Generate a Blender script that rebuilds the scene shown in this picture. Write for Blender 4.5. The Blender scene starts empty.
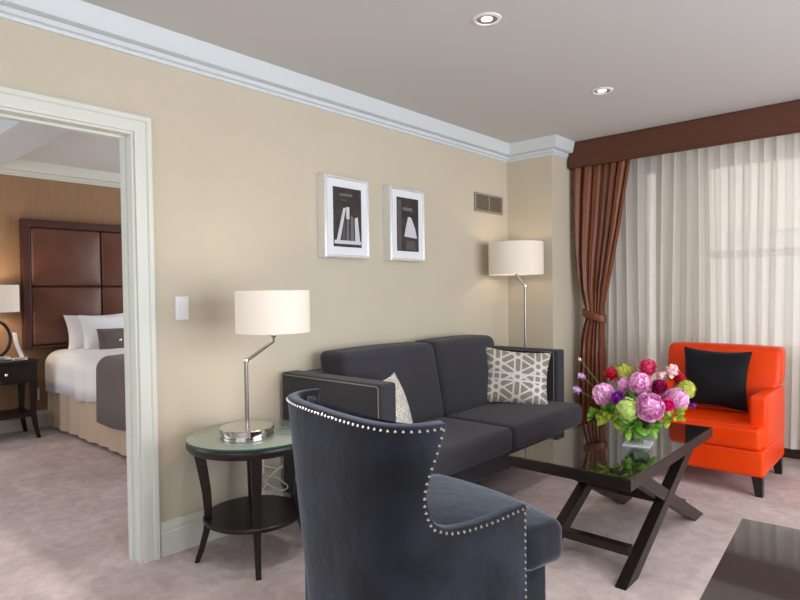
import bpy, bmesh, math, random
from mathutils import Vector, Matrix
random.seed(7)
SC = bpy.context.scene
COL = SC.collection
PI = math.pi
sin, cos = math.sin, math.cos

def s2l(c):
    return tuple((v/12.92 if v <= .04045 else ((v+.055)/1.055)**2.4) for v in [k/255 for k in c])

# ------------------------------------------------------------------ materials
def mat(name, col, rough=.6, metal=0, spec=.5, noise=None, bump=None, sheen=0, ior=1.5, coat=0, trans=0,
        emit=None, emit_s=0, stretch=(1, 1, 1)):
    """noise=(scale, second colour, contrast), bump=(scale, strength)"""
    m = bpy.data.materials.new(name); m.use_nodes = True
    nt = m.node_tree; N = nt.nodes; L = nt.links
    b = N['Principled BSDF']
    b.inputs['Base Color'].default_value = (*s2l(col), 1)
    b.inputs['Roughness'].default_value = rough
    b.inputs['Metallic'].default_value = metal
    b.inputs['Specular IOR Level'].default_value = spec
    b.inputs['IOR'].default_value = ior
    b.inputs['Coat Weight'].default_value = coat
    b.inputs['Coat Roughness'].default_value = .05
    b.inputs['Transmission Weight'].default_value = trans
    if sheen:
        b.inputs['Sheen Weight'].default_value = sheen
        b.inputs['Sheen Roughness'].default_value = .45
        if 'velvet' in name: b.inputs['Sheen Tint'].default_value = (.70, .80, 1, 1)
    if emit:
        b.inputs['Emission Color'].default_value = (*s2l(emit), 1)
        b.inputs['Emission Strength'].default_value = emit_s
    if noise or bump:
        tc = N.new('ShaderNodeTexCoord'); mp = N.new('ShaderNodeMapping')
        mp.inputs['Scale'].default_value = stretch
        L.new(tc.outputs['Object'], mp.inputs['Vector'])
    if noise:
        n = N.new('ShaderNodeTexNoise'); n.inputs['Scale'].default_value = noise[0]
        n.inputs['Detail'].default_value = 4
        L.new(mp.outputs[0], n.inputs['Vector'])
        r = N.new('ShaderNodeMapRange')
        r.inputs['From Min'].default_value = .5-noise[2]; r.inputs['From Max'].default_value = .5+noise[2]
        L.new(n.outputs['Fac'], r.inputs['Value'])
        x = N.new('ShaderNodeMix'); x.data_type = 'RGBA'
        x.inputs[6].default_value = (*s2l(col), 1); x.inputs[7].default_value = (*s2l(noise[1]), 1)
        L.new(r.outputs[0], x.inputs[0]); L.new(x.outputs[2], b.inputs['Base Color'])
    if bump:
        n2 = N.new('ShaderNodeTexNoise'); n2.inputs['Scale'].default_value = bump[0]
        n2.inputs['Detail'].default_value = 3
        L.new(mp.outputs[0], n2.inputs['Vector'])
        bp = N.new('ShaderNodeBump'); bp.inputs['Strength'].default_value = bump[1]
        bp.inputs['Distance'].default_value = .01
        L.new(n2.outputs['Fac'], bp.inputs['Height']); L.new(bp.outputs[0], b.inputs['Normal'])
    return m

M = {}
M['wall'] = mat('beige wallpaper', (200, 190, 171), .75, noise=(3, (203, 193, 174), .2), bump=(220, .15), spec=.2)
M['bedwall'] = mat('tan wallpaper', (160, 126, 96), .7, noise=(40, (153, 120, 91), .2), bump=(200, .15), spec=.3, stretch=(1, 1, .1))
M['ceiling'] = mat('ceiling paint', (204, 203, 202), .9, spec=.1)
M['trim'] = mat('cream gloss paint', (214, 216, 207), .4, spec=.3)
M['crown'] = mat('white gloss paint', (210, 216, 220), .4, spec=.3)
M['carpet'] = mat('mauve carpet', (210, 194, 191), .95, noise=(2.6, (192, 175, 172), .16), bump=(160, .5), spec=.1, stretch=(1, 1.6, 1))
# finer pile mottling on the carpet
def carpet_nodes():
    nt = M['carpet'].node_tree; N = nt.nodes; L = nt.links
    b = N['Principled BSDF']; src = b.inputs['Base Color'].links[0].from_socket
    tc = N.new('ShaderNodeTexCoord')
    n = N.new('ShaderNodeTexNoise'); n.inputs['Scale'].default_value = 13; n.inputs['Detail'].default_value = 6
    n.inputs['Distortion'].default_value = .8
    L.new(tc.outputs['Object'], n.inputs['Vector'])
    r = N.new('ShaderNodeMapRange'); r.inputs['From Min'].default_value = .35; r.inputs['From Max'].default_value = .65
    r.inputs['To Min'].default_value = .86; r.inputs['To Max'].default_value = 1.06
    L.new(n.outputs['Fac'], r.inputs['Value'])
    m = N.new('ShaderNodeVectorMath'); m.operation = 'SCALE'
    L.new(src, m.inputs[0]); L.new(r.outputs[0], m.inputs['Scale']); L.new(m.outputs[0], b.inputs['Base Color'])
carpet_nodes()
M['sofa'] = mat('charcoal sofa fabric', (60, 59, 66), .9, noise=(260, (49, 48, 54), .2), bump=(500, .3), sheen=.15, spec=.2)
M['piping'] = mat('grey piping', (122, 116, 110), .6)
M['velvet'] = mat('black velvet', (7, 8, 11), .7, noise=(5, (28, 32, 44), .12), bump=(18, .3), sheen=.42, spec=.2)
M['nail'] = mat('nickel nailheads', (215, 212, 205), .22, metal=1)
M['orange'] = mat('orange leather', (238, 68, 0), .36, noise=(6, (230, 60, 0), .2), bump=(140, .12), spec=.28)
M['espresso'] = mat('espresso wood', (36, 26, 25), .35, noise=(14, (27, 20, 19), .2), spec=.4, stretch=(6, 1, 1))
M['glassblack'] = mat('smoked glass top', (30, 26, 24), .03, ior=2.3, spec=.5)
M['deskglass'] = mat('smoked desk glass', (66, 58, 56), .04, ior=1.9)
M['chrome'] = mat('polished chrome', (205, 203, 200), .12, metal=1)
M['nickel'] = mat('brushed nickel', (150, 145, 138), .28, metal=1)
M['shade'] = mat('lamp shade linen', (226, 217, 205), .8, emit=(255, 234, 216), emit_s=.09)
M['glassedge'] = mat('green glass edge', (48, 92, 80), .08, spec=.6)
M['mirrorglass'] = mat('glass table top', (140, 150, 140), .05, ior=1.7)
M['plastic'] = mat('white plastic', (232, 232, 234), .4)
M['drape'] = mat('brown satin drape', (122, 64, 32), .42, noise=(30, (106, 55, 28), .2), bump=(90, .08), stretch=(1, 1, .2))
M['valance'] = mat('brown valance fabric', (92, 50, 30), .6, noise=(60, (84, 45, 27), .2), bump=(200, .15), stretch=(.2, 1, 1))
M['mat_board'] = mat('white mat board', (226, 229, 236), .7)
M['silverframe'] = mat('mirrored silver frame', (232, 232, 230), .2, metal=.35)
M['black'] = mat('black velvet pillow', (14, 14, 16), .8, noise=(10, (22, 22, 25), .2), bump=(20, .15), sheen=.2, spec=.2)
M['ventm'] = mat('vent grey metal', (150, 138, 124), .5)
M['ventd'] = mat('vent dark', (70, 62, 55), .8)
M['brownleather'] = mat('brown leather', (104, 64, 48), .40, noise=(8, (92, 55, 42), .2), bump=(120, .12))
M['headwood'] = mat('dark red wood', (70, 38, 34), .4)
M['linen'] = mat('white bed linen', (236, 236, 240), .85, bump=(9, .25))
M['skirt'] = mat('beige bed skirt', (196, 172, 152), .85)
M['throw'] = mat('taupe throw', (104, 92, 89), .9, bump=(300, .5), sheen=.2)
M['crystal'] = mat('crystal button', (235, 235, 235), .1, metal=.8)
M['darkbronze'] = mat('dark bronze', (46, 38, 34), .3, metal=.6)
M['leaf'] = mat('leaf green', (130, 176, 50), .5, noise=(30, (88, 140, 38), .25))
M['leafyellow'] = mat('lime leaf', (176, 186, 60), .5, noise=(30, (140, 170, 48), .25))
M['stem'] = mat('stem green', (70, 104, 44), .6)
M['twig'] = mat('grey twig', (98, 92, 84), .7)
M['pinkpeony'] = mat('pink peony petals', (246, 166, 222), .6, noise=(50, (250, 200, 234), .2))
M['palepeony'] = mat('pale pink peony petals', (250, 204, 236), .6, noise=(50, (246, 180, 224), .2))
M['rosepink'] = mat('deep rose petals', (206, 38, 92), .55, noise=(60, (228, 90, 130), .2))
M['redrose'] = mat('red rose petals', (206, 24, 58), .55)
M['magenta'] = mat('dark magenta petals', (146, 14, 78), .55)
M['hotpink'] = mat('hot pink petals', (222, 30, 120), .55)
M['purple'] = mat('purple petals', (142, 36, 160), .55)
M['whitepink'] = mat('blush white petals', (250, 214, 214), .55)
M['hydra'] = mat('green hydrangea florets', (214, 232, 140), .6, noise=(60, (180, 214, 104), .2))
M['limehydra'] = mat('yellow green florets', (190, 196, 80), .6)
M['lilac'] = mat('lilac petals', (214, 170, 220), .6)
M['wglass'] = mat('window frame paint', (226, 220, 208), .5)
M['bstone'] = mat('peach facade stone', (232, 220, 206), .9, noise=(1.2, (225, 212, 198), .2))
M['bwin'] = mat('facade window', (208, 202, 194), .3)
M['cord'] = mat('white cord', (220, 216, 205), .5)
M['darkbase'] = mat('dark brown baseboard', (48, 33, 26), .6)
M['bulb'] = mat('lamp lens', (255, 240, 220), .5, emit=(255, 240, 215), emit_s=9)

def glass_mat(name, tint=(1, 1, 1), gloss=.12):
    m = bpy.data.materials.new(name); m.use_nodes = True
    nt = m.node_tree; N = nt.nodes; L = nt.links
    N.remove(N['Principled BSDF'])
    t = N.new('ShaderNodeBsdfTransparent'); t.inputs[0].default_value = (*tint, 1)
    g = N.new('ShaderNodeBsdfGlossy'); g.inputs['Roughness'].default_value = .03
    x = N.new('ShaderNodeMixShader'); x.inputs[0].default_value = gloss
    L.new(t.outputs[0], x.inputs[1]); L.new(g.outputs[0], x.inputs[2])
    L.new(x.outputs[0], N['Material Output'].inputs[0])
    return m
M['pane'] = glass_mat('clear window pane', (.97, .98, .98), .06)
M['vase'] = glass_mat('clear vase glass', (.96, .98, .97), .045)
M['artglass'] = glass_mat('picture glass', (1, 1, 1), .05)

def sheer_mat():
    m = bpy.data.materials.new('sheer voile'); m.use_nodes = True
    nt = m.node_tree; N = nt.nodes; L = nt.links
    N.remove(N['Principled BSDF'])
    t = N.new('ShaderNodeBsdfTransparent')
    tl = N.new('ShaderNodeBsdfTranslucent'); tl.inputs[0].default_value = (*s2l((246, 242, 236)), 1)
    d = N.new('ShaderNodeBsdfDiffuse'); d.inputs[0].default_value = (*s2l((244, 240, 236)), 1)
    a = N.new('ShaderNodeMixShader'); a.inputs[0].default_value = .5
    L.new(tl.outputs[0], a.inputs[1]); L.new(d.outputs[0], a.inputs[2])
    b = N.new('ShaderNodeMixShader'); b.inputs[0].default_value = .70
    L.new(t.outputs[0], b.inputs[1]); L.new(a.outputs[0], b.inputs[2])
    L.new(b.outputs[0], N['Material Output'].inputs[0])
    return m
M['sheer'] = sheer_mat()

def lattice_mat(name, base, line, s=.085, horiz='X', vert='Z'):
    """strapwork lattice woven in silver on taupe, in the pillow's own X/Z plane"""
    m = mat(name, base, .55, sheen=.1)
    nt = m.node_tree; N = nt.nodes; L = nt.links; b = N['Principled BSDF']
    tc = N.new('ShaderNodeTexCoord')
    masks = []
    for k, (ang, off, sc) in enumerate(((0, 0, 1), (60, 0, 1), (120, 0, 1), (90, .02, 1.9))):
        d = N.new('ShaderNodeVectorMath'); d.operation = 'DOT_PRODUCT'
        a = math.radians(ang)
        d.inputs[1].default_value = (cos(a)/(s*sc), 0, sin(a)/(s*sc))
        L.new(tc.outputs['Object'], d.inputs[0])
        f = N.new('ShaderNodeMath'); f.operation = 'FRACT'
        ad = N.new('ShaderNodeMath'); ad.operation = 'ADD'; ad.inputs[1].default_value = .5+off
        L.new(d.outputs['Value'], ad.inputs[0]); L.new(ad.outputs[0], f.inputs[0])
        sb = N.new('ShaderNodeMath'); sb.operation = 'SUBTRACT'; sb.inputs[1].default_value = .5
        L.new(f.outputs[0], sb.inputs[0])
        ab = N.new('ShaderNodeMath'); ab.operation = 'ABSOLUTE'; L.new(sb.outputs[0], ab.inputs[0])
        # a pair of parallel straps either side of each grid line
        cn = N.new('ShaderNodeMath'); cn.operation = 'SUBTRACT'; cn.inputs[1].default_value = .16/sc
        L.new(ab.outputs[0], cn.inputs[0])
        ab = N.new('ShaderNodeMath'); ab.operation = 'ABSOLUTE'; L.new(cn.outputs[0], ab.inputs[0])
        lt = N.new('ShaderNodeMath'); lt.operation = 'LESS_THAN'; lt.inputs[1].default_value = .045/sc
        L.new(ab.outputs[0], lt.inputs[0]); masks.append(lt)
    cur = masks[0]
    for k in masks[1:]:
        mx = N.new('ShaderNodeMath'); mx.operation = 'MAXIMUM'
        L.new(cur.outputs[0], mx.inputs[0]); L.new(k.outputs[0], mx.inputs[1]); cur = mx
    x = N.new('ShaderNodeMix'); x.data_type = 'RGBA'
    x.inputs[6].default_value = (*s2l(base), 1); x.inputs[7].default_value = (*s2l(line), 1)
    L.new(cur.outputs[0], x.inputs[0]); L.new(x.outputs[2], b.inputs['Base Color'])
    r = N.new('ShaderNodeMapRange'); r.inputs['To Min'].default_value = .6; r.inputs['To Max'].default_value = .3
    L.new(cur.outputs[0], r.inputs['Value']); L.new(r.outputs[0], b.inputs['Roughness'])
    return m
M['lattice'] = lattice_mat('silver lattice pillow fabric', (140, 128, 114), (208, 205, 199), .15)
M['lattice2'] = lattice_mat('silver damask pillow fabric', (168, 160, 148), (226, 222, 214), .05)

# ------------------------------------------------------------------ object helpers
def obj(name, bm, m, parent=None, smooth=True, loc=None):
    bmesh.ops.recalc_face_normals(bm, faces=bm.faces)
    me = bpy.data.meshes.new(name); bm.to_mesh(me); bm.free()
    o = bpy.data.objects.new(name, me); COL.objects.link(o)
    for mm in (m if isinstance(m, (list, tuple)) else [m]):
        me.materials.append(mm)
    if smooth:
        for p in me.polygons: p.use_smooth = True
        try:
            me.set_sharp_from_angle(angle=math.radians(40))
        except Exception:
            pass
    if parent: o.parent = parent
    if loc is not None: o.location = loc
    return o

def tag(o, label, cat, group=None, kind=None):
    o['label'] = label; o['category'] = cat
    if group: o['group'] = group
    if kind: o['kind'] = kind
    return o
def thing(name, label, cat, loc=(0, 0, 0), rz=0, group=None):
    o = bpy.data.objects.new(name, None); COL.objects.link(o)
    o.empty_display_size = .1
    o.location = loc; o.rotation_euler = (0, 0, rz)
    return tag(o, label, cat, group)
def struct(name, bm, m, smooth=False, label=None):
    o = obj(name, bm, m, None, smooth); o['kind'] = 'structure'
    if label: o['label'] = label
    return o
def bev(o, w=.004, n=2, ang=35):
    md = o.modifiers.new('bevel', 'BEVEL'); md.width = w; md.segments = n
    md.limit_method = 'ANGLE'; md.angle_limit = math.radians(ang)
    return o
def B(): return bmesh.new()
def box(bm, x0, x1, y0, y1, z0, z1, mi=0):
    v = [bm.verts.new((x, y, z)) for z in (z0, z1) for y in (y0, y1) for x in (x0, x1)]
    for f in ((0, 2, 3, 1), (4, 5, 7, 6), (0, 1, 5, 4), (2, 6, 7, 3), (0, 4, 6, 2), (1, 3, 7, 5)):
        bm.faces.new([v[i] for i in f]).material_index = mi
    return bm
def hexa(bm, pts):
    """pts: bottom 4 (loop) then top 4 (loop)"""
    v = [bm.verts.new(p) for p in pts]
    bm.faces.new(v[3::-1]); bm.faces.new(v[4:8])
    for i in range(4):
        j = (i+1) % 4
        bm.faces.new((v[i], v[j], v[4+j], v[4+i]))
    return bm
def prism(bm, prof, p0, p1, ux, uz=(0, 0, 1)):
    """extrude profile [(d,h)] from p0 to p1; d along ux, h along uz"""
    ux = Vector(ux); uz = Vector(uz)
    rows = []
    for p in (Vector(p0), Vector(p1)):
        rows.append([bm.verts.new(p+ux*d+uz*h) for d, h in prof])
    n = len(prof)
    for i in range(n):
        j = (i+1) % n
        bm.faces.new((rows[0][i], rows[0][j], rows[1][j], rows[1][i]))
    bm.faces.new(rows[0]); bm.faces.new(rows[1][::-1])
    return bm
def lathe(bm, prof, c=(0, 0, 0), n=32, sx=1, sy=1, cap=True):
    rings = []
    for r, z in prof:
        rings.append([bm.verts.new((c[0]+r*sx*cos(2*PI*i/n), c[1]+r*sy*sin(2*PI*i/n), c[2]+z)) for i in range(n)])
    for a, b in zip(rings, rings[1:]):
        for i in range(n):
            j = (i+1) % n
            bm.faces.new((a[i], a[j], b[j], b[i]))
    if cap:
        if prof[0][0] > 1e-6: bm.faces.new(rings[0][::-1])
        if prof[-1][0] > 1e-6: bm.faces.new(rings[-1])
    return bm
def tube(bm, pts, r, n=10, closed=False):
    pts = [Vector(p) for p in pts]; rings = []
    up = None; m = len(pts)
    for i, p in enumerate(pts):
        if closed: t = (pts[(i+1) % m]-pts[i-1])
        else: t = (pts[min(i+1, m-1)]-pts[max(i-1, 0)])
        t.normalize()
        if up is None:
            up = t.orthogonal().normalized()
        up = (up-t*up.dot(t)).normalized(); w = t.cross(up)
        rr = r[i] if isinstance(r, (list, tuple)) else r
        rings.append([bm.verts.new(p+(up*cos(2*PI*k/n)+w*sin(2*PI*k/n))*rr) for k in range(n)])
    for i in range(m if closed else m-1):
        a, b = rings[i], rings[(i+1) % m]
        for k in range(n):
            j = (k+1) % n
            bm.faces.new((a[k], a[j], b[j], b[k]))
    if not closed:
        bm.faces.new(rings[0][::-1]); bm.faces.new(rings[-1])
    return bm
def bend(pts, n=6):
    """Catmull-Rom through points"""
    P = [Vector(p) for p in pts]; P = [2*P[0]-P[1]]+P+[2*P[-1]-P[-2]]
    out = []
    for i in range(1, len(P)-2):
        for k in range(n):
            t = k/n; a, b, c, d = P[i-1:i+3]
            out.append(.5*((2*b)+(c-a)*t+(2*a-5*b+4*c-d)*t*t+(3*b-a-3*c+d)*t**3))
    out.append(P[-2]); return out
def rbox(bm, c, s, r=.03, bulge=(0, 0, 0), n=10, warp=None):
    """upholstered block: rounded edges, faces puffed out by bulge"""
    h = [k/2 for k in s]
    def ax(k):
        e = min(r/h[k], .98)
        vals = [-1, -1+e*.3, -1+e*.65, -1+e]
        mid = [(-1+e)+(2-2*e)*i/n for i in range(1, n)]
        return vals+mid+[-v for v in vals[::-1]]
    A = [ax(k) for k in range(3)]
    cache = {}
    def vert(u):
        key = tuple(round(q, 5) for q in u)
        if key in cache: return cache[key]
        p = [u[k]*h[k] for k in range(3)]
        q = [max(-(h[k]-r), min(h[k]-r, p[k])) for k in range(3)]
        d = Vector([p[k]-q[k] for k in range(3)])
        if d.length > 1e-9: d = d.normalized()*r
        w = [q[k]+d[k] for k in range(3)]
        for k in range(3):
            if bulge[k]:
                o = [j for j in range(3) if j != k]
                f = (1-u[o[0]]**2)*(1-u[o[1]]**2)
                w[k] += bulge[k]*f*max(-1, min(1, u[k]))
        w = Vector(w)
        if warp: w = warp(w, u)
        v = bm.verts.new((w[0]+c[0], w[1]+c[1], w[2]+c[2])); cache[key] = v
        return v
    for k in range(3):
        o = [j for j in range(3) if j != k]
        for sgn in (-1, 1):
            for i in range(len(A[o[0]])-1):
                for j in range(len(A[o[1]])-1):
                    f = []
                    for (a, b) in ((i, j), (i+1, j), (i+1, j+1), (i, j+1)):
                        u = [0, 0, 0]; u[k] = sgn; u[o[0]] = A[o[0]][a]; u[o[1]] = A[o[1]][b]
                        f.append(vert(u))
                    bm.faces.new(f)
    return bm
def throw_pillow(w, h, t, n=18, pinch=.10):
    bm = B(); cache = {}
    def P(i, j, sg):
        u = -1+2*i/n; v = -1+2*j/n
        u = math.sin(u*PI/2)*.35+u*.65; v = math.sin(v*PI/2)*.35+v*.65
        e = ((1-u*u)*(1-v*v))
        th = t/2*max(e, 0)**.42
        if e <= 1e-6: sg = 0
        key = (i, j, sg)
        if key not in cache:
            wob = .006*sin(5*u+3*v)*(1 if e > 0 else 0)
            cache[key] = bm.verts.new((w/2*u*(1-pinch*(1-v*v)), sg*th+wob*.6, h/2*v*(1-pinch*(1-u*u))))
        return cache[key]
    for sg in (-1, 1):
        for i in range(n):
            for j in range(n):
                bm.faces.new([P(i, j, sg), P(i+1, j, sg), P(i+1, j+1, sg), P(i, j+1, sg)])
    return bm
def sweep_sheet(xs, zs, fn):
    bm = B(); g = [[bm.verts.new(fn(a, z)) for a in xs] for z in zs]
    for r in range(len(zs)-1):
        for c in range(len(xs)-1):
            bm.faces.new((g[r][c], g[r][c+1], g[r+1][c+1], g[r+1][c]))
    return bm
def taper_leg(bm, x, y, z0, z1, a0, a1, dx=0, dy=0):
    """square leg, half width a0 at the floor, a1 at the top; foot shifted by dx, dy"""
    p = [(x+dx+sx*a0, y+dy+sy*a0, z0) for sx, sy in ((-1, -1), (1, -1), (1, 1), (-1, 1))]
    q = [(x+sx*a1, y+sy*a1, z1) for sx, sy in ((-1, -1), (1, -1), (1, 1), (-1, 1))]
    return hexa(bm, p+q)
def copy_tree(root, loc=None, rz=None, label=None):
    r = root.copy(); COL.objects.link(r)
    for ch in root.children:
        c = ch.copy(); COL.objects.link(c); c.parent = r
        for g in ch.children:
            d = g.copy(); COL.objects.link(d); d.parent = c
    if loc is not None: r.location = loc
    if rz is not None: r.rotation_euler = (0, 0, rz)
    if label: r['label'] = label
    return r

# ------------------------------------------------------------------ camera
cam_d = bpy.data.cameras.new('camera'); cam = bpy.data.objects.new('camera', cam_d); COL.objects.link(cam)
yaw, pitch, roll, fpx, cy = .7334, .0218, -.0128, 594., 305.3
F = Vector((-sin(yaw)*cos(pitch), cos(yaw)*cos(pitch), -sin(pitch)))
R = Vector((cos(yaw), sin(yaw), 0)); U = R.cross(F)
R2 = R*cos(roll)+U*sin(roll); U2 = -R*sin(roll)+U*cos(roll)
mw = Matrix.Identity(4)
for i in range(3):
    mw[i][0] = R2[i]; mw[i][1] = U2[i]; mw[i][2] = -F[i]
mw[0][3], mw[1][3], mw[2][3] = 0, 0, 1.3
cam.matrix_world = mw
cam_d.sensor_width = 36; cam_d.lens = fpx/800*36; cam_d.shift_y = (cy-300)/800
cam_d.clip_start = .05
SC.camera = cam

# ------------------------------------------------------------------ room shell
XW, YC, XC, YW, ZC = -2.86, 4.63, -2.42, 5.35, 2.59
XR, YB = 2.7, -2.2            # right and rear walls, out of view
BX, BY0, BY1, ZCB = -6.63, -1.2, 4.5, 2.62
BWN = (-6.0, -3.6, .6, 2.3)
DY0, DY1, DZ = .22, 1.28, 2.085   # doorway
struct('floor', box(B(), BX-.15, XR+.15, YB-.15, YW+.15, -.1, 0), M['carpet'])
struct('ceiling', box(B(), XW-.07, XR+.15, YB-.15, YW+.15, ZC, ZC+.1), M['ceiling'])
struct('ceiling_bedroom', box(B(), BX-.15, XW-.07, BY0-.15, BY1+.15, ZCB, ZCB+.1), M['ceiling'])
# beam across the bedroom ceiling
struct('trim_1', box(B(), BX, XW-.12, 1.30, 1.62, ZCB-.13, ZCB+.01), M['crown'])
bm = B()
box(bm, XW-.07, XW, YB, DY0, 0, ZC+.03); box(bm, XW-.07, XW, DY1, YW, 0, ZC+.03); box(bm, XW-.07, XW, DY0, DY1, DZ, ZC+.03)
struct('wall_left', bm, M['wall'])
bm = B()
box(bm, XW-.12, XW-.07, YB, DY0, 0, ZCB+.02); box(bm, XW-.12, XW-.07, DY1, BY1, 0, ZCB+.02); box(bm, XW-.12, XW-.07, DY0, DY1, DZ, ZCB+.02)
struct('wall_bedroom_right', bm, M['bedwall'])
struct('wall_corner', box(B(), XW, XC, YC, YW, 0, ZC), M['wall'])
# window wall
W1 = (-1.93, -1.80, .45, 2.34)
W2 = (-1.43, -.02, .80, 2.33)
W3 = (.25, 1.9, .80, 2.33)
bm = B()
xs = [XC-.44, W1[0], W1[1], W2[0], W2[1], W3[0], W3[1], XR+.15]
for a, b in ((0, 1), (2, 3), (4, 5), (6, 7)):
    box(bm, xs[a], xs[b], YW, YW+.15, 0, ZC+.05)
for w in (W1, W2, W3):
    box(bm, w[0], w[1], YW, YW+.15, 0, w[2]); box(bm, w[0], w[1], YW, YW+.15, w[3], ZC+.05)
struct('wall_back', bm, M['wall'])
def window(name, w, rail=1.575, ft=.045):
    bm = B(); y0, y1 = YW+.03, YW+.09
    x0, x1, z0, z1 = w
    box(bm, x0, x0+ft, y0, y1, z0, z1); box(bm, x1-ft, x1, y0, y1, z0, z1)
    box(bm, x0+ft, x1-ft, y0, y1, z0, z0+ft); box(bm, x0+ft, x1-ft, y0, y1, z1-ft, z1)
    if x1-x0 > .5: box(bm, x0+ft, x1-ft, y0, y1, rail-.03, rail+.03)
    f = struct(name, bm, M['wglass'])
    g = obj('pane', box(B(), x0+ft, x1-ft, y0+.028, y0+.032, z0+ft, z1-ft), M['pane'], f, False)
    s = obj('sill', box(B(), x0-.03, x1+.03, YW-.06, YW, z0-.03, z0), M['wglass'], f, False)
window('window_1', W1, ft=.02); window('window_2', W2); window('window_3', W3)
# right wall with the room's second, wide window (out of the picture)
RW = (.2, 4.2, .35, 2.3)
bm = B()
box(bm, XR, XR+.15, YB-.15, RW[0], 0, ZC); box(bm, XR, XR+.15, RW[1], YW, 0, ZC)
box(bm, XR, XR+.15, RW[0], RW[1], 0, RW[2]); box(bm, XR, XR+.15, RW[0], RW[1], RW[3], ZC)
struct('wall_right', bm, M['wall'])
FW = (-1.9, 1.9, .5, 2.3)      # unseen opening behind the camera, added for frontal fill
bm = B()
box(bm, BX, BWN[0], BY0-.15, BY0, 0, ZCB); box(bm, BWN[1], XW-.12, BY0-.15, BY0, 0, ZCB)
box(bm, BWN[0], BWN[1], BY0-.15, BY0, 0, BWN[2]); box(bm, BWN[0], BWN[1], BY0-.15, BY0, BWN[3], ZCB)  # unseen bedroom opening, added to hold a fill light
box(bm, XW-.07, FW[0], YB-.15, YB, 0, ZC); box(bm, FW[1], XR+.15, YB-.15, YB, 0, ZC)
box(bm, FW[0], FW[1], YB-.15, YB, 0, FW[2]); box(bm, FW[0], FW[1], YB-.15, YB, FW[3], ZC)
struct('wall_front', bm, M['wall'])
struct('wall_bedroom_headboard', box(B(), BX-.15, BX, BY0-.15, BY1+.15, 0, ZCB), M['bedwall'])
bm = B()
box(bm, BX, BWN[0], BY1, BY1+.15, 0, ZCB); box(bm, BWN[1], XW-.12, BY1, BY1+.15, 0, ZCB)
box(bm, BWN[0], BWN[1], BY1, BY1+.15, 0, BWN[2]); box(bm, BWN[0], BWN[1], BY1, BY1+.15, BWN[3], ZCB)
struct('wall_bedroom_window', bm, M['bedwall'])

# crown mouldings (d from wall, h below ceiling)
CP = [(0, -.142), (.012, -.140), (.016, -.128), (.012, -.122), (.024, -.118), (.026, -.098), (.022, -.094),
      (.062, -.091), (.066, -.085), (.086, 0), (0, 0)]
bm = B(); rings = []
for fx, fy in (lambda d: XW+d, lambda d: YB), (lambda d: XW+d, lambda d: YC-d), (lambda d: XC+d, lambda d: YC-d), (lambda d: XC+d, lambda d: 4.89):
    rings.append([bm.verts.new((fx(d), fy(d), ZC+h)) for d, h in CP])
for a, b in zip(rings, rings[1:]):
    for i in range(len(CP)): bm.faces.new((a[i-1], a[i], b[i], b[i-1]))
bm.faces.new(rings[0]); bm.faces.new(rings[-1])
struct('trim_2', bm, M['crown'], True)
struct('trim_3', prism(B(), CP, (BX, BY0, ZCB), (BX, BY1, ZCB), (1, 0, 0)), M['trim'], True)
# baseboards
BP = [(0, 0), (.022, 0), (.022, .115), (.016, .122), (.018, .135), (.012, .15), (.006, .165), (0, .168)]
struct('baseboard_left', prism(B(), BP, (XW, DY1+.085, 0), (XW, YC, 0), (1, 0, 0)), M['trim'], True)
struct('baseboard_corner', prism(prism(B(), BP, (XW, YC, 0), (XC+.02, YC, 0), (0, -1, 0)), BP, (XC, YC-.02, 0), (XC, YW, 0), (1, 0, 0)), M['trim'], True)
struct('baseboard_back', prism(B(), [(0, 0), (.03, 0), (.03, .13), (.02, .15), (0, .15)], (XC, YW, 0), (XR, YW, 0), (0, -1, 0)), M['darkbase'], False)
struct('baseboard_bedroom', prism(B(), BP, (BX, BY0, 0), (BX, BY1, 0), (1, 0, 0)), M['trim'], True)
# door casing: profiled boards and lined jamb
bm = B()
KP = [(0, 0), (0, .014), (.012, .018), (.05, .018), (.056, .026), (.074, .028), (.083, .02), (.085, 0)]
rings = []
for sy, y0, zf in ((1, DY1, 0), (1, DY1, 1), (-1, DY0, 1), (-1, DY0, 0)):
    rings.append([bm.verts.new((XW+h, y0+sy*a, (DZ+a)*zf)) for a, h in KP])
for a, b in zip(rings, rings[1:]):
    for i in range(len(KP)): bm.faces.new((a[i-1], a[i], b[i], b[i-1]))
bm.faces.new(rings[0]); bm.faces.new(rings[-1])
X1, X0 = XW+.0005, XW-.1205
box(bm, X0, X1, DY1-.012, DY1+.001, 0, DZ-.012); box(bm, X0, X1, DY0-.001, DY0+.012, 0, DZ-.012)
box(bm, X0, X1, DY0-.001, DY1+.001, DZ-.012, DZ+.001)
box(bm, XW-.10, XW-.06, DY1-.024, DY1-.011, 0, DZ-.024); box(bm, XW-.10, XW-.06, DY0+.011, DY0+.024, 0, DZ-.024)
box(bm, XW-.10, XW-.06, DY0+.011, DY1-.011, DZ-.024, DZ-.011)
struct('door_1', bm, M['trim'], True)

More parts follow.
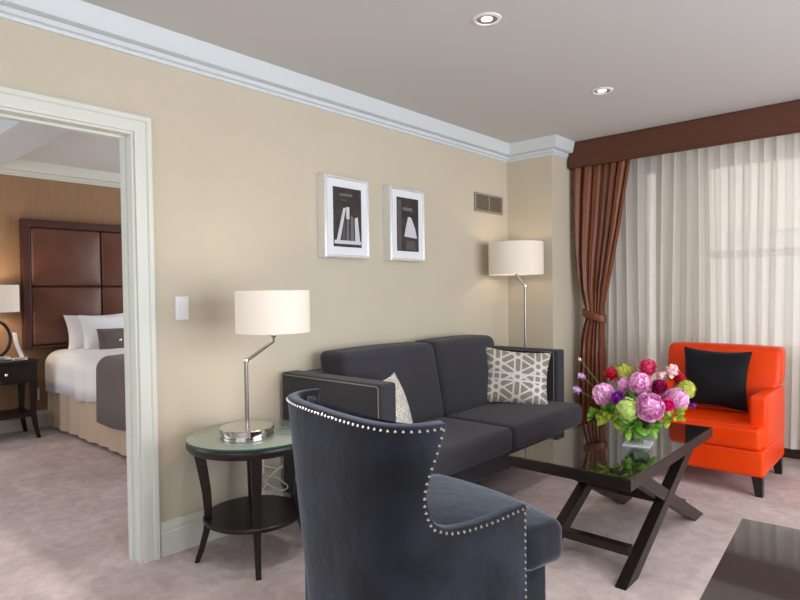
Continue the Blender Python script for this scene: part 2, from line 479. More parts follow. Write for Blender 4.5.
# light switch, outlet, air vent on the long wall
sw = thing('light_switch', 'white rocker light switch plate on beige wall beside the doorway', 'light switch', (XW, 1.507, 1.234))
bev(obj('plate', box(B(), 0, .008, -.036, .036, -.06, .06), M['plastic'], sw), .003)
bev(obj('rocker', box(B(), .008, .013, -.017, .017, -.034, .034), M['plastic'], sw), .002)
ou = thing('wall_outlet', 'white outlet plate low on the wall behind the round side table', 'outlet', (XW, 1.95, .33))
bev(obj('plate', box(B(), 0, .008, -.036, .036, -.058, .058), M['plastic'], ou), .003)
bev(obj('socket', box(B(), .008, .012, -.018, .018, -.04, .04), M['ventd'], ou), .003)
cd = B()
pts = [(XW+.03, 1.95, .33)]
for i in range(26):
    a = i*.75
    pts.append((XW+.075+.03*sin(a*1.3), 1.98+.10*cos(a)*(.6+.4*sin(i)), .30-.26*i/26+.035*sin(a*1.7)))
pts += [(XW+.10, 2.02, .012), (XW+.22, 1.96, .008)]
tag(obj('power_cord', tube(cd, bend(pts, 4), .0035, 6), M['cord']), 'tangled white power cord hanging behind the side table', 'cord')
vt = thing('air_vent', 'grey louvred air vent high on the wall near the corner', 'vent', (XW, 4.325, 2.05))
obj('backing', box(B(), 0, .004, -.20, .20, -.065, .065), M['ventd'], vt, False)
bm = B()
for a in ((-.215, .215, .062, .08), (-.215, .215, -.08, -.062)): box(bm, 0, .014, a[0], a[1], a[2], a[3])
for a in ((-.215, -.195), (.195, .215), (-.006, .006)): box(bm, 0, .0139, a[0], a[1], -.0625, .0625)
bev(obj('frame', bm, M['ventm'], vt, False), .003)
for k in range(8):
    z = -.052+k*.0148
    obj('slat', hexa(B(), [(.004, -.195, z), (.004, .195, z), (.012, .195, z-.006), (.012, -.195, z-.006),
                           (.004, -.195, z+.004), (.004, .195, z+.004), (.012, .195, z-.002), (.012, -.195, z-.002)]), M['ventm'], vt, False)

# recessed ceiling lights
def downlight(x, y, label):
    t = thing('recessed_light', label, 'ceiling light', (x, y, ZC), 0, 'recessed ceiling lights')
    obj('trim_ring', lathe(B(), [(.05, -.001), (.052, -.007), (.066, -.005), (.07, 0), (.05, 0)], n=32, cap=False), M['plastic'], t)
    obj('reflector', lathe(B(), [(.05, -.002), (.026, -.0005)], n=28, cap=False), M['ventm'], t)
    obj('lens', lathe(B(), [(.026, -.001), (.001, -.0025)], n=24), M['bulb'], t)
downlight(-1.585, 2.40, 'recessed ceiling light with white ring, nearer of the two')
downlight(-1.61, 3.77, 'recessed ceiling light with white ring, farther one near the brown valance')

# ------------------------------------------------------------------ pictures
def picture(y0, y1, z0, z1, label, kind):
    w, h = y1-y0, z1-z0; cyy, cz = (y0+y1)/2, (z0+z1)/2
    t = thing('framed_picture', label, 'picture', (XW, cyy, cz), 0, 'framed pictures on the wall')
    fw, dp = .021, .078
    bm = B()
    prof = [(0, 0), (0, dp-.012), (.008, dp), (.014, dp), (fw, dp-.010), (fw, 0)]
    # four mitred frame rails
    c = [(-w/2, -h/2), (w/2, -h/2), (w/2, h/2), (-w/2, h/2)]
    sx = [(1, 1), (-1, 1), (-1, -1), (1, -1)]
    rings = [[bm.verts.new((q, c[i][0]+sx[i][0]*p, c[i][1]+sx[i][1]*p)) for p, q in prof] for i in range(4)]
    for i in range(4):
        a, b = rings[i], rings[(i+1) % 4]
        for k in range(len(prof)-1): bm.faces.new((a[k], a[k+1], b[k+1], b[k]))
    obj('frame', bm, M['silverframe'], t, False)
    bx = dp-.012
    obj('mat_board', box(B(), 0, bx, -w/2+fw-.001, w/2-fw+.001, -h/2+fw-.001, h/2-fw+.001), M['mat_board'], t, False)
    aw, ah = w*.315, h*.365
    dark = mat('print black', (38, 34, 33), .5, noise=(18, (62, 56, 52), .2))
    pr = obj('print', box(B(), bx, bx+.002, -aw, aw, -ah, ah), dark, t, False)
    white = mat('print white', (205, 205, 212), .5); grey = mat('print grey', (110, 108, 114), .5)
    mid = mat('print mid grey', (86, 78, 76), .5)
    x = bx+.0022
    def quad(pts, mm, nm='print_shape'):
        bm = B(); v = [bm.verts.new((x, a*aw, b*ah)) for a, b in pts]; v2 = [bm.verts.new((x+.0006, a*aw, b*ah)) for a, b in pts]
        bm.faces.new(v2); bm.faces.new(v[::-1])
        for i in range(len(v)):
            j = (i+1) % len(v); bm.faces.new((v[i], v[j], v2[j], v2[i]))
        obj(nm, bm, mm, pr, False)
    if kind == 0:
        quad([(-.55, .72), (.35, .72), (.35, .80), (-.55, .80)], grey, 'title_line')
        quad([(-.5, .56), (-.1, .56), (-.1, .60), (-.5, .60)], mid, 'title_line')
        quad([(-.95, -.9), (.95, -.9), (.95, -.78), (-.95, -.78)], white)
        quad([(-.8, -.78), (-.55, -.78), (-.12, .32), (-.3, .32)], white)
        quad([(-.1, -.05), (.12, -.05), (.12, .36), (-.1, .36)], white)
        quad([(-.12, -.78), (.08, -.78), (.06, -.05), (-.05, -.05)], grey)
        quad([(.2, -.78), (.42, -.78), (.4, .02), (.22, .08)], grey)
        quad([(.52, -.78), (.88, -.78), (.72, .05), (.5, .0)], white)
        quad([(-.45, -.78), (-.2, -.78), (-.18, -.1), (-.26, -.1)], mid)
    else:
        quad([(-.45, .52), (.4, .52), (.4, .64), (-.45, .64)], grey, 'title_line')
        quad([(-.95, -.95), (-.6, -.95), (-.6, .9), (-.95, .9)], mid)
        quad([(-.35, -.45), (.85, -.5), (.65, -.1), (.3, .28), (.02, .30), (-.2, -.1)], white)
        quad([(-.2, -.95), (.75, -.95), (.6, -.6), (-.15, -.6)], mid)
    return t
picture(2.417, 2.803, 1.524, 2.038, 'silver framed black and white print with tall pale shapes, nearer the doorway', 0)
picture(3.010, 3.378, 1.522, 2.038, 'silver framed dark print with a blurred white shape, nearer the air vent', 1)

# ------------------------------------------------------------------ window treatment
vl = thing('valance', 'long straight brown fabric valance above the window at the ceiling', 'valance', (0, 4.895, 2.365))
bm = B(); box(bm, XC+.022, 2.3, 0, .022, 0, .223); box(bm, XC+.022, XC+.042, .022, .26, 0, .223); box(bm, 2.28, 2.3, .022, .26, 0, .223)
bev(obj('face_board', bm, M['valance'], vl, False), .004)
obj('top_board', box(B(), XC+.042, 2.28, .022, .26, .205, .223), M['valance'], vl, False)
obj('welt', tube(tube(B(), [(XC+.023, -.003, .006), (2.3, -.003, .006)], .005, 8), [(XC+.023, -.003, .217), (2.3, -.003, .217)], .005, 8), M['valance'], vl)

def interp(tab, z):
    for a, b in zip(tab, tab[1:]):
        if a[0] >= z >= b[0]:
            t = (a[0]-z)/(a[0]-b[0]); return [p+(q-p)*t for p, q in zip(a[1:], b[1:])]
    return tab[-1][1:]
DT = [(2.40, -2.415, -1.87), (2.1, -2.41, -1.925), (1.85, -2.40, -1.97), (1.6, -2.385, -2.025), (1.42, -2.36, -2.065), (1.28, -2.335, -2.10), (1.14, -2.295, -2.125), (1.04, -2.29, -2.125),
      (.96, -2.32, -2.128), (.85, -2.345, -2.125), (.42, -2.365, -2.115), (.02, -2.37, -2.11)]
dr = thing('drape', 'brown satin drape gathered by a tieback at the left of the window', 'curtain', (0, 0, 0))
nf = 6.5
def drf(u, z):
    xl, xr = interp(DT, z); k = (xr-xl)
    g = 1 if z > 1.3 or z < .8 else .75
    ph = 2*PI*nf*u+.9*sin(5*u+1.2*z)
    amp = .032*g*(1+.4*sin(9*u))+.004*sin(4.3*ph)
    return (xl+k*u+.25*k/nf*sin(ph+1.3), 4.985+amp*sin(ph)+.012*sin(2.2*PI*u+z*2), z)
zs = [2.40-2.38*i/70 for i in range(71)]
o = obj('drape_panel', sweep_sheet([i/170 for i in range(171)], zs, drf), M['drape'], dr)
md = o.modifiers.new('solid', 'SOLIDIFY'); md.thickness = .003
tbm = B(); loop = []
for i in range(28):
    a = 2*PI*i/28
    loop.append((-2.21+.105*cos(a), 4.985+.066*sin(a), 1.075-.03*cos(a)))
rings = []
for i, p in enumerate(loop):
    rings.append([tbm.verts.new((p[0], p[1], p[2]+dz+.004*sin(i*2))) for dz in (-.032, .032)])
for i in range(28):
    a, b = rings[i], rings[(i+1) % 28]; tbm.faces.new((a[0], b[0], b[1], a[1]))
o = obj('tieback', tbm, M['drape'], dr); md = o.modifiers.new('solid', 'SOLIDIFY'); md.thickness = .012; bev(o, .004)

sh = thing('sheer_curtain', 'white pleated sheer curtain covering the whole window', 'curtain', (0, 0, 0))
rs = random.Random(3)
S = []; a = 0; x = -2.40
NP = 3000
ph = 0; xs_ = []
cell = [(rs.uniform(.05, .115), rs.uniform(.45, 1.15)) for _ in range(110)]
pathp = []
x = -2.405
for (lam, am) in cell:
    for k in range(12):
        t = k/12
        px = x+lam*t+.34*lam*am*sin(2*PI*t*2)*.5
        py = 5.13+.026*am*sin(2*PI*t)+.004*sin(4*PI*t)
        pathp.append((px, py))
    x += lam
    if x > 2.2: break
def shf(i, z):
    p = pathp[i]; t = (2.40-z)/2.3
    # upper heading gathers tighter, folds drift a little down the length
    k = .55+.5*min(1, t*2.5)
    return (p[0]+.012*sin(p[0]*9+z*1.3), 5.13+(p[1]-5.13)*k+.004*sin(p[0]*31+z*3), z)
zz = [2.43-(2.43-.115)*i/24 for i in range(25)]
obj('sheer_panel', sweep_sheet(list(range(len(pathp))), zz, shf), M['sheer'], sh)
hem = B()
def hf(i, z):
    a = shf(i, z); return (a[0], a[1]-.001, a[2])
obj('hem', sweep_sheet(list(range(len(pathp))), [.205, .16, .116], hf), M['sheer'], sh)
obj('curtain_rod', tube(B(), [(XC+.01, 5.13, 2.46), (2.25, 5.13, 2.46)], .01, 8), M['nickel'], sh)

# building across the street
bl = thing('apartment_building', 'pale peach stone building across the street seen through the sheer curtain', 'building', (0, 0, 0))
obj('facade', box(B(), -14, 12, 12, 13, -12, 10), M['bstone'], bl, False)
for i in range(7):
    for j in range(3):
        x0 = -9.0+i*3.1; z0 = -3.1+j*3.4
        bm = B(); box(bm, x0, x0+1.3, 11.93, 12.0, z0, z0+2.0)
        w = obj('window', bm, M['bwin'], bl, False)
        bm = B()
        box(bm, x0-.08, x0, 11.88, 12, z0-.08, z0+2.08); box(bm, x0+1.3, x0+1.38, 11.88, 12, z0-.08, z0+2.08)
        box(bm, x0, x0+1.3, 11.88, 12, z0-.08, z0); box(bm, x0, x0+1.3, 11.88, 12, z0+2, z0+2.08); box(bm, x0, x0+1.3, 11.9, 12, z0+.97, z0+1.03)
        obj('window_frame', bm, M['wglass'], w, False)

# ------------------------------------------------------------------ sofa (long side on the left wall)
sf = thing('sofa', 'charcoal fabric sofa with box arms along the beige wall', 'sofa', (-2.35, 3.17, 0))
def P_(x0, x1, y0, y1, z0, z1, r, bulge=(0, 0, 0), n=8, warp=None):
    """upholstered block in sofa coordinates given world extents"""
    return rbox(B(), ((x0+x1)/2+2.35, (y0+y1)/2-3.17, (z0+z1)/2), (x1-x0, y1-y0, z1-z0), r, bulge, n, warp)
SY0, SY1 = 2.10, 4.24
obj('arm', P_(-2.83, -2.03, SY0, SY0+.12, .14, .845, .014), M['sofa'], sf)
obj('arm', P_(-2.83, -2.12, SY1-.12, SY1, .14, .845, .014), M['sofa'], sf)
obj('back_frame', P_(-2.84, -2.70, SY0+.12, SY1-.12, .14, .835, .02), M['sofa'], sf)
obj('base', P_(-2.70, -2.06, SY0+.12, SY1-.12, .14, .30, .015), M['sofa'], sf)
def pipe_rect(x0, x1, y, z0, z1, nm='piping'):
    L = [(x0, z1), (x1, z1), (x1, z0)]
    pts = [(x0+2.35, y-3.17, z1), (x1-.01+2.35, y-3.17, z1), (x1+2.35, y-3.17, z1-.01), (x1+2.35, y-3.17, z0)]
    return obj(nm, tube(B(), pts, .0035, 6), M['piping'], sf)
pipe_rect(-2.82, -2.045, SY0-.001, .15, .832)
pipe_rect(-2.70, -2.15, SY1-.121, .46, .832)
def seat_w(w, u): return w
obj('seat_cushion', P_(-2.62, -1.935, SY0+.125, 3.185, .30, .455, .035, (0, 0, .012), 10), M['sofa'], sf)
obj('seat_cushion', P_(-2.62, -1.935, 3.195, SY1-.07, .30, .455, .035, (0, 0, .012), 10), M['sofa'], sf)
def lean(w, u):
    w = w.copy(); w.x += -.10*(w.z/.26)*.5; return w
obj('back_cushion', P_(-2.74, -2.50, SY0+.23, 3.185, .44, .95, .045, (.03, 0, .012), 10, lean), M['sofa'], sf)
obj('back_cushion', P_(-2.74, -2.50, 3.19, 3.93, .44, .955, .045, (.03, 0, .012), 10, lean), M['sofa'], sf)
for lx in (-2.10, -2.78):
    for ly in (SY0+.06, SY1-.06):
        obj('leg', taper_leg(B(), lx+2.35, ly-3.17, 0, .145, .018, .025), M['espresso'], sf, False)

def pillow(w, h, t, m, loc, rz, rx, ry, label, name='throw_pillow', group=None):
    o = obj(name, throw_pillow(w, h, t), m, None, True)
    o.location = loc
    o.rotation_euler = (Matrix.Rotation(rz, 3, 'Z')@Matrix.Rotation(rx, 3, 'X')@Matrix.Rotation(ry, 3, 'Y')).to_euler()
    tag(o, label, 'pillow', group); return o
pillow(.50, .42, .13, M['lattice'], (-2.32, 3.86, .655), math.radians(40), math.radians(-14), math.radians(6), 'taupe and silver lattice throw pillow against the far sofa arm')
pillow(.40, .40, .13, M['lattice2'], (-2.20, 2.37, .645), math.radians(112), math.radians(-18), math.radians(0), 'silver patterned throw pillow at the near sofa arm, half hidden by the black chair')

# ------------------------------------------------------------------ floor lamp in the corner
def drum(bm, r, h, z, t=.003):
    lathe(bm, [(r, z), (r, z+h), (r-t, z+h), (r-t, z), (r, z)], n=48, cap=False)
    return bm
fl_ = thing('floor_lamp', 'chrome floor lamp with angled neck and round cream shade in the corner', 'floor lamp', (-2.535, 4.37, 0))
obj('base', lathe(B(), [(.13, 0), (.13, .022), (.02, .03), (.012, .05)], n=36), M['chrome'], fl_)
obj('pole', tube(B(), [(0, 0, .03), (0, 0, 1.34)], .011, 12), M['nickel'], fl_)
obj('neck', tube(B(), [(0, 0, 1.335), (-.052, -.047, 1.43), (-.055, -.05, 1.50)], .009, 10), M['nickel'], fl_)
obj('joint', lathe(B(), [(.002, -.018), (.016, -.014), (.018, 0), (.016, .014), (.002, .018)], (0, 0, 1.34), 16), M['chrome'], fl_)
s = obj('lamp_shade', drum(B(), .225, .265, 1.435), M['shade'], fl_)
s.location = (-.055, -.05, 0)
obj('socket', lathe(B(), [(.018, 1.49), (.018, 1.56), (.01, 1.57)], (-.055, -.05, 0), 14), M['nickel'], fl_)

# ------------------------------------------------------------------ round side table and its lamp
st = thing('side_table', 'round espresso side table with glass top and lower shelf', 'side table', (-2.52, 1.69, 0))
st.scale = (1, 1, 1.043)
obj('tabletop', lathe(B(), [(.26, .53), (.305, .532), (.315, .545), (.315, .568), (.31, .575)], n=64), M['espresso'], st)
obj('glass_top', lathe(B(), [(.312, .575), (.316, .577), (.316, .583), (.312, .585)], n=64), [M['mirrorglass']], st)
obj('glass_edge', lathe(B(), [(.3165, .5765), (.3168, .580), (.3165, .5835), (.314, .5835), (.314, .5765), (.3165, .5765)], n=64, cap=False), M['glassedge'], st)
obj('shelf', lathe(B(), [(.237, .187), (.244, .193), (.244, .203), (.237, .209)], n=48), M['espresso'], st)
for k in range(4):
    a = math.radians(-31+90*k)
    rr = [(.275, .0), (.252, .06), (.226, .15), (.218, .24), (.224, .33), (.238, .42), (.252, .50), (.256, .54)]
    ww = [.012, .014, .016, .019, .021, .023, .025, .025]
    bm = B(); prev = None
    ca, sa = cos(a), sin(a)
    for (r, z), w in zip(rr, ww):
        ring = [bm.verts.new((ca*(r+dr_*w)-sa*dt*w, sa*(r+dr_*w)+ca*dt*w, z)) for dr_, dt in ((-1, -1), (1, -1), (1, 1), (-1, 1))]
        if prev:
            for i in range(4): bm.faces.new((prev[i], prev[(i+1) % 4], ring[(i+1) % 4], ring[i]))
        else: bm.faces.new(ring[::-1])
        prev = ring
    bm.faces.new(prev)
    bev(obj('leg', bm, M['espresso'], st), .003)
tl = thing('table_lamp', 'chrome table lamp with bent pole and white drum shade on the round side table', 'lamp', (-2.464, 1.621, .6105))
tl.scale = (.965, .965, .965)
obj('base', lathe(B(), [(.13, 0), (.132, .004), (.132, .017), (.126, .019), (.126, .024), (.132, .026), (.132, .052), (.128, .056)], n=56), M['chrome'], tl)
obj('pole', tube(B(), [(0, 0, .05), (0, 0, .382)], .010, 12), M['nickel'], tl)
obj('neck', tube(B(), [(0, 0, .38), (.106, .091, .48), (.106, .091, .56)], .008, 10), M['nickel'], tl)
obj('joint', lathe(B(), [(.002, -.014), (.013, -.01), (.014, 0), (.013, .01), (.002, .014)], (0, 0, .382), 16), M['chrome'], tl)
obj('switch', lathe(B(), [(.010, .498), (.013, .502), (.013, .522), (.01, .526)], (.106, .091, 0), 14), M['chrome'], tl)
s = obj('lamp_shade', drum(B(), .182, .207, .524), M['shade'], tl); s.location = (.106, .091, 0)

# ------------------------------------------------------------------ black velvet barrel chair, seen from behind
TH = math.radians(12.5)
bc = thing('barrel_chair', 'black velvet barrel back armchair with silver nailhead trim seen from behind', 'armchair', (-1.368, 1.60, 0), -TH)
half = bend([(0, -.385, 0), (.12, -.383, 0), (.22, -.372, 0), (.30, -.345, 0), (.348, -.29, 0), (.366, -.22, 0), (.37, -.14, 0), (.368, -.02, 0), (.367, .08, 0), (.366, .165, 0)], 12)
cum = [0]
for p, q in zip(half, half[1:]): cum.append(cum[-1]+(q-p).length)
def at_s(s):
    sg = 1 if s >= 0 else -1; s = abs(s)
    for i in range(len(cum)-1):
        if s <= cum[i+1] or i == len(cum)-2:
            t = (s-cum[i])/(cum[i+1]-cum[i]); p = half[i].lerp(half[i+1], t)
            return Vector((sg*p.x, p.y, 0))
def s_at(v):
    for i in range(len(cum)-1):
        if half[i].y <= v <= half[i+1].y and half[i].x > .2:
            return cum[i]+(cum[i+1]-cum[i])*(v-half[i].y)/(half[i+1].y-half[i].y)
    return cum[-1]
def shell(s, z, off=0):
    p = at_s(s); k = (z-.12)/.79
    ta = max(0, min(1, (.05-p.y)/.3))
    p.x *= 1+(.09-(1-k)*.31)*ta
    if p.y < 0: p.y *= 1-(1-k)*.10
    p.z = z; return p
Z0 = .13
NS, FS = s_at(-.245), s_at(.165)
ZN = .70
upper = [(.70, -.245), (.725, -.247), (.76, -.242), (.80, -.230), (.84, -.215), (.88, -.203), (.91, -.194), (.928, -.188)]
armh = [(-.245, .70), (-.236, .665), (-.215, .632), (-.185, .612), (-.15, .602), (-.10, .598), (-.05, .597), (0, .599), (.05, .603), (.10, .608), (.165, .613)]
bm = B()
C1 = 40; rows = []
zl = [Z0+(ZN-Z0)*i/12 for i in range(13)]
for z in zl: rows.append((z, NS))
for z, v in upper[1:]: rows.append((z, s_at(v)))
grid = []
for z, S_ in rows:
    # the rim dips a touch in the middle of the back
    grid.append([bm.verts.new(shell(S_*(-1+2*i/C1), z)) for i in range(C1+1)])
for r in range(len(grid)-1):
    for i in range(C1): bm.faces.new((grid[r][i], grid[r][i+1], grid[r+1][i+1], grid[r+1][i]))
for sg in (1, -1):
    prev = [grid[r][C1 if sg > 0 else 0] for r in range(13)]
    for v, h in armh[1:]:
        s_ = s_at(v)*sg
        colv = [bm.verts.new(shell(s_, Z0+(h-Z0)*i/12)) for i in range(13)]
        for i in range(12):
            bm.faces.new((prev[i], colv[i], colv[i+1], prev[i+1]) if sg > 0 else (colv[i], prev[i], prev[i+1], colv[i+1]))
        prev = colv
bmesh.ops.recalc_face_normals(bm, faces=bm.faces)
# normals must point away from the seat
f0 = max(bm.faces, key=lambda f: -f.calc_center_median().y)
if f0.normal.y > 0: bmesh.ops.reverse_faces(bm, faces=bm.faces)
me = bpy.data.meshes.new('shell'); bm.to_mesh(me); bm.free(); me.materials.append(M['velvet'])
o = bpy.data.objects.new('shell', me); COL.objects.link(o); o.parent = bc
for p in me.polygons: p.use_smooth = True
md = o.modifiers.new('solid', 'SOLIDIFY'); md.thickness = .04; md.offset = -1; md.use_even_offset = True
md = o.modifiers.new('bevel', 'BEVEL'); md.width = .010; md.segments = 3; md.limit_method = 'ANGLE'; md.angle_limit = math.radians(50)
# nailhead line just inside the edge
def nail_path():
    pts = []
    off = .012
    zt = .928-off
    st_ = s_at(-.188)-off
    n = 80
    for i in range(n+1): pts.append((st_*(-1+2*i/n), zt))
    right = [(s_at(v)-off, z) for z, v in upper[::-1][1:-1]]
    for (s_, z) in right: pts.append((s_, z))
    for v, h in armh: pts.append((s_at(v)-off*(1 if v < -.2 else 0), h-off*(1 if v > -.22 else .3)))
    pts.append((FS-off, .59-.0)); pts.append((FS-off, .15))
    return pts
np_ = nail_path()
P3 = []
for s_, z in np_: P3.append(shell(s_, z))
def nails(P3):
    bm = B(); d = 0; step = .0225; nxt = 0
    for a, b in zip(P3, P3[1:]):
        L_ = (b-a).length
        if L_ < 1e-6: continue
        while nxt <= d+L_:
            p = a.lerp(b, (nxt-d)/L_)
            n_ = Vector((p.x, p.y+.02, 0)).normalized()
            if abs(p.x) > .33 and p.y > -.26: n_ = Vector((1 if p.x > 0 else -1, 0, 0))
            q = bmesh.ops.create_icosphere(bm, subdivisions=1, radius=.0058, matrix=Matrix.Translation(p+n_*.001))
            nxt += step
        d += L_
    return bm
obj('nailhead_trim', nails(P3), M['nail'], bc)
left = [Vector((-p.x, p.y, p.z)) for p in P3[81:]]
obj('nailhead_trim', nails(left), M['nail'], bc)
# seat base, T cushion, inner back
obj('seat_base', rbox(B(), (0.012, .01, .255), (.575, .66, .25), .02), M['velvet'], bc)
def bow(w, u):
    w = w.copy(); w.y += .05*(1-u[0]**2)*(1 if u[1] > 0 else 0)*max(0, u[1]); return w
def tee(y_split, narrow):
    def f(w, u):
        w = w.copy(); t = max(0, min(1, (w.y-y_split)/.03)); w.x *= narrow+(1-narrow)*t
        if w.y > 0: w.y += .05*(1-u[0]**2)*(w.y/.3)
        return w
    return f
obj('seat_cushion', rbox(B(), (0, .06, .437), (.715, .62, .145), .04, (0, 0, .012), 14, tee(.10, .84)), M['velvet'], bc)
def padf(a, z):
    p = at_s(a); k = (z-.12)/.79; n_ = Vector((p.x, p.y, 0)).normalized()
    q = p-n_*(.062+.035*(1-k)); q.z = z
    return q
bm = B()
ss = [-.40+.80*i/48 for i in range(49)]; zz = [.48+.435*j/12 for j in range(13)]
outer = [[bm.verts.new(padf(a, z)) for a in ss] for z in zz]
def padi(a, z):
    q = padf(a, z); n_ = Vector((q.x, q.y, 0)).normalized()
    e = (1-(a/.4)**4)*(1-((z-.69)/.21)**6)
    ch = .006*abs(sin(a*PI/.075))
    r_ = q-n_*(.05*max(e, 0)**.5+ch*e); r_.z = z+(.018*e if z > .8 else 0)+(.028*(1-(a/.4)**4) if z > .88 else 0); return r_
inner = [[bm.verts.new(padi(a, z)) for a in ss] for z in zz]
for g, fl2 in ((outer, 1), (inner, 0)):
    for r in range(12):
        for i in range(48): bm.faces.new((g[r][i], g[r][i+1], g[r+1][i+1], g[r+1][i]))
for i in range(48):
    bm.faces.new((outer[0][i], outer[0][i+1], inner[0][i+1], inner[0][i])); bm.faces.new((outer[12][i], outer[12][i+1], inner[12][i+1], inner[12][i]))
for r in range(12):
    bm.faces.new((outer[r][0], outer[r+1][0], inner[r+1][0], inner[r][0])); bm.faces.new((outer[r][48], outer[r+1][48], inner[r+1][48], inner[r][48]))
obj('inner_back', bm, M['velvet'], bc)
for lx, ly, dx, dy in ((-.27, -.29, -.025, -.05), (.27, -.29, .02, -.05), (-.27, .24, -.01, .01), (.27, .24, .01, .01)):
    obj('leg', taper_leg(B(), lx, ly, 0, .14, .012, .022, dx, dy), M['espresso'], bc, False)

# ------------------------------------------------------------------ coffee table
ct = thing('coffee_table', 'dark wood coffee table with black glass top and crossed legs in front of sofa', 'coffee table', (-1.245, 3.10, 0))
bm = B(); hx, hy = .30, .617; fw = .045
box(bm, -hx, hx, -hy, -hy+fw, .448, .497); box(bm, -hx, hx, hy-fw, hy, .448, .497)
box(bm, -hx, -hx+fw, -hy+fw, hy-fw, .448, .497); box(bm, hx-fw, hx, -hy+fw, hy-fw, .448, .497)
box(bm, -hx+fw, hx-fw, -hy+fw, hy-fw, .455, .49)
bev(obj('top_frame', bm, M['espresso'], ct, False), .002)
bev(obj('glass_top', box(B(), -hx+.004, hx-.004, -hy+.004, hy-.004, .4972, .502), M['glassblack'], ct, False), .001)
def xleg(x, ya, yb, w=.032, t=.026, z0=0, z1=.449):
    """slanted square leg in the plane x, foot centred on ya, head on yb"""
    d = Vector((0, yb-ya, z1-z0)); hw = w/(d.z/d.length)
    return hexa(B(), [(x-t, ya-hw, z0), (x+t, ya-hw, z0), (x+t, ya+hw, z0), (x-t, ya+hw, z0),
                      (x-t, yb-hw, z1), (x+t, yb-hw, z1), (x+t, yb+hw, z1), (x-t, yb+hw, z1)])
for xx in (.235, -.17):
    bev(obj('leg', xleg(xx, -.505, .40), M['espresso'], ct, False), .002)
    bev(obj('leg', xleg(xx-.001, .52, -.40, t=.024), M['espresso'], ct, False), .002)
bev(obj('stretcher', box(B(), -.15, .215, -.425, -.375, .085, .125), M['espresso'], ct, False), .002)
bev(obj('stretcher', box(B(), -.15, .215, -.03, .02, .235, .275), M['espresso'], ct, False), .002)
bev(obj('stretcher', box(B(), -.15, .215, .36, .41, .085, .125), M['espresso'], ct, False), .002)

# ------------------------------------------------------------------ desk corner in the foreground
dk = thing('desk', 'dark wood desk with reflective glass top at the bottom right corner', 'desk', (.271, .667, 0), math.radians(4))
dx0, dx1, dy0, dy1, dz = -.508, .62, -.36, .70, .84
obj('desktop', box(B(), dx0+.006, dx1-.006, dy0+.006, dy1-.006, dz-.05, dz-.008), M['espresso'], dk, False)
bev(obj('glass_top', box(B(), dx0, dx1, dy0, dy1, dz-.008, dz), M['deskglass'], dk, False), .0015)
for lx in (dx0+.05, dx1-.05):
    for ly in (dy0+.05, dy1-.05):
        obj('leg', taper_leg(B(), lx, ly, 0, dz-.05, .02, .03), M['espresso'], dk, False)

# ------------------------------------------------------------------ orange leather armchair
oc = thing('leather_armchair', 'orange leather armchair with square arms by the window', 'armchair', (-1.148, 4.56, 0))
def Q(x0, x1, y0, y1, z0, z1, r, bulge=(0, 0, 0), n=8, warp=None):
    return rbox(B(), ((x0+x1)/2, (y0+y1)/2, (z0+z1)/2), (x1-x0, y1-y0, z1-z0), r, bulge, n, warp)
obj('base', Q(-.372, .372, -.385, .30, .125, .29, .018), M['orange'], oc)
obj('arm', Q(.272, .374, -.295, .30, .28, .615, .022, (.004, .004, .006)), M['orange'], oc)
obj('arm', Q(-.374, -.272, -.295, .30, .28, .615, .022, (.004, .004, .006)), M['orange'], oc)
def tee2(w, u):
    w = w.copy(); t = max(0, min(1, (-w.y-.13)/.02)); w.x *= .745+(1-.745)*t; return w
obj('seat_cushion', rbox(B(), (0, -.125, .362), (.72, .55, .145), .03, (0, 0, .010), 16, tee2), M['orange'], oc)
obj('cushion_piping', tube(B(), bend([(-.355, -.39, .435), (-.1, -.397, .439), (.1, -.397, .439), (.355, -.39, .435)], 6), .004, 6), M['orange'], oc)
def bl_(w, u):
    w = w.copy(); w.y += .07*(w.z/.28); 
    if w.z < .02: w.x *= .93
    return w
obj('backrest', Q(-.375, .375, .13, .30, .33, .885, .04, (0, .012, .008), 10, bl_), M['orange'], oc)
for lx, ly in ((-.33, -.335), (.33, -.335), (-.33, .26), (.33, .26)):
    obj('leg', taper_leg(B(), lx, ly, 0, .128, .02, .03, .012 if lx > 0 else -.012, -.01 if ly < 0 else .01), M['espresso'], oc, False)
pillow(.44, .42, .14, M['black'], (-1.155, 4.595, .665), math.radians(3), math.radians(-13), math.radians(2), 'square black pillow leaning on the orange armchair')

# ------------------------------------------------------------------ vase and flowers
VX, VY, VZ = -1.135, 3.08, .502
va = thing('vase', 'square clear glass vase of green stems on the coffee table', 'vase', (VX, VY, VZ), math.radians(12))
bm = B(); vs, vh, vt_ = .065, .135, .005
for sx, sy, ex, ey in ((-vs, -vs, vs, -vs+vt_), (-vs, vs-vt_, vs, vs), (-vs, -vs+vt_, -vs+vt_, vs-vt_), (vs-vt_, -vs+vt_, vs, vs-vt_)):
    box(bm, sx, ex, sy, ey, 0, vh)
obj('vase_wall', bm, M['vase'], va, False)
obj('vase_bottom', box(B(), -vs, vs, -vs, vs, 0, .007), M['plastic'], va, False)  # opaque white imitates the bright line of light refracted in the glass base
FC = Vector((VX, VY, .70))
def petal_bm(bm, c, axis, side, L_, W_, cup):
    """one cupped petal rooted at c, growing along axis"""
    axis = axis.normalized(); side = (side-axis*side.dot(axis)).normalized(); nrm = axis.cross(side)
    rows = []
    for i in range(5):
        t = i/4; w = W_*math.sin(PI*min(.95, .15+.72*t))**.8
        rows.append([bm.verts.new(c+axis*L_*t*(1-.15*t*t)+side*w*k+nrm*(cup*(k*k*.6*w/W_-t*t))*L_) for k in (-1, -.5, 0, .5, 1)])
    for a, b in zip(rows, rows[1:]):
        for i in range(4): bm.faces.new((a[i], a[i+1], b[i+1], b[i]))
def sub(parent, name, bm, m):
    return obj(name, bm, m, parent)
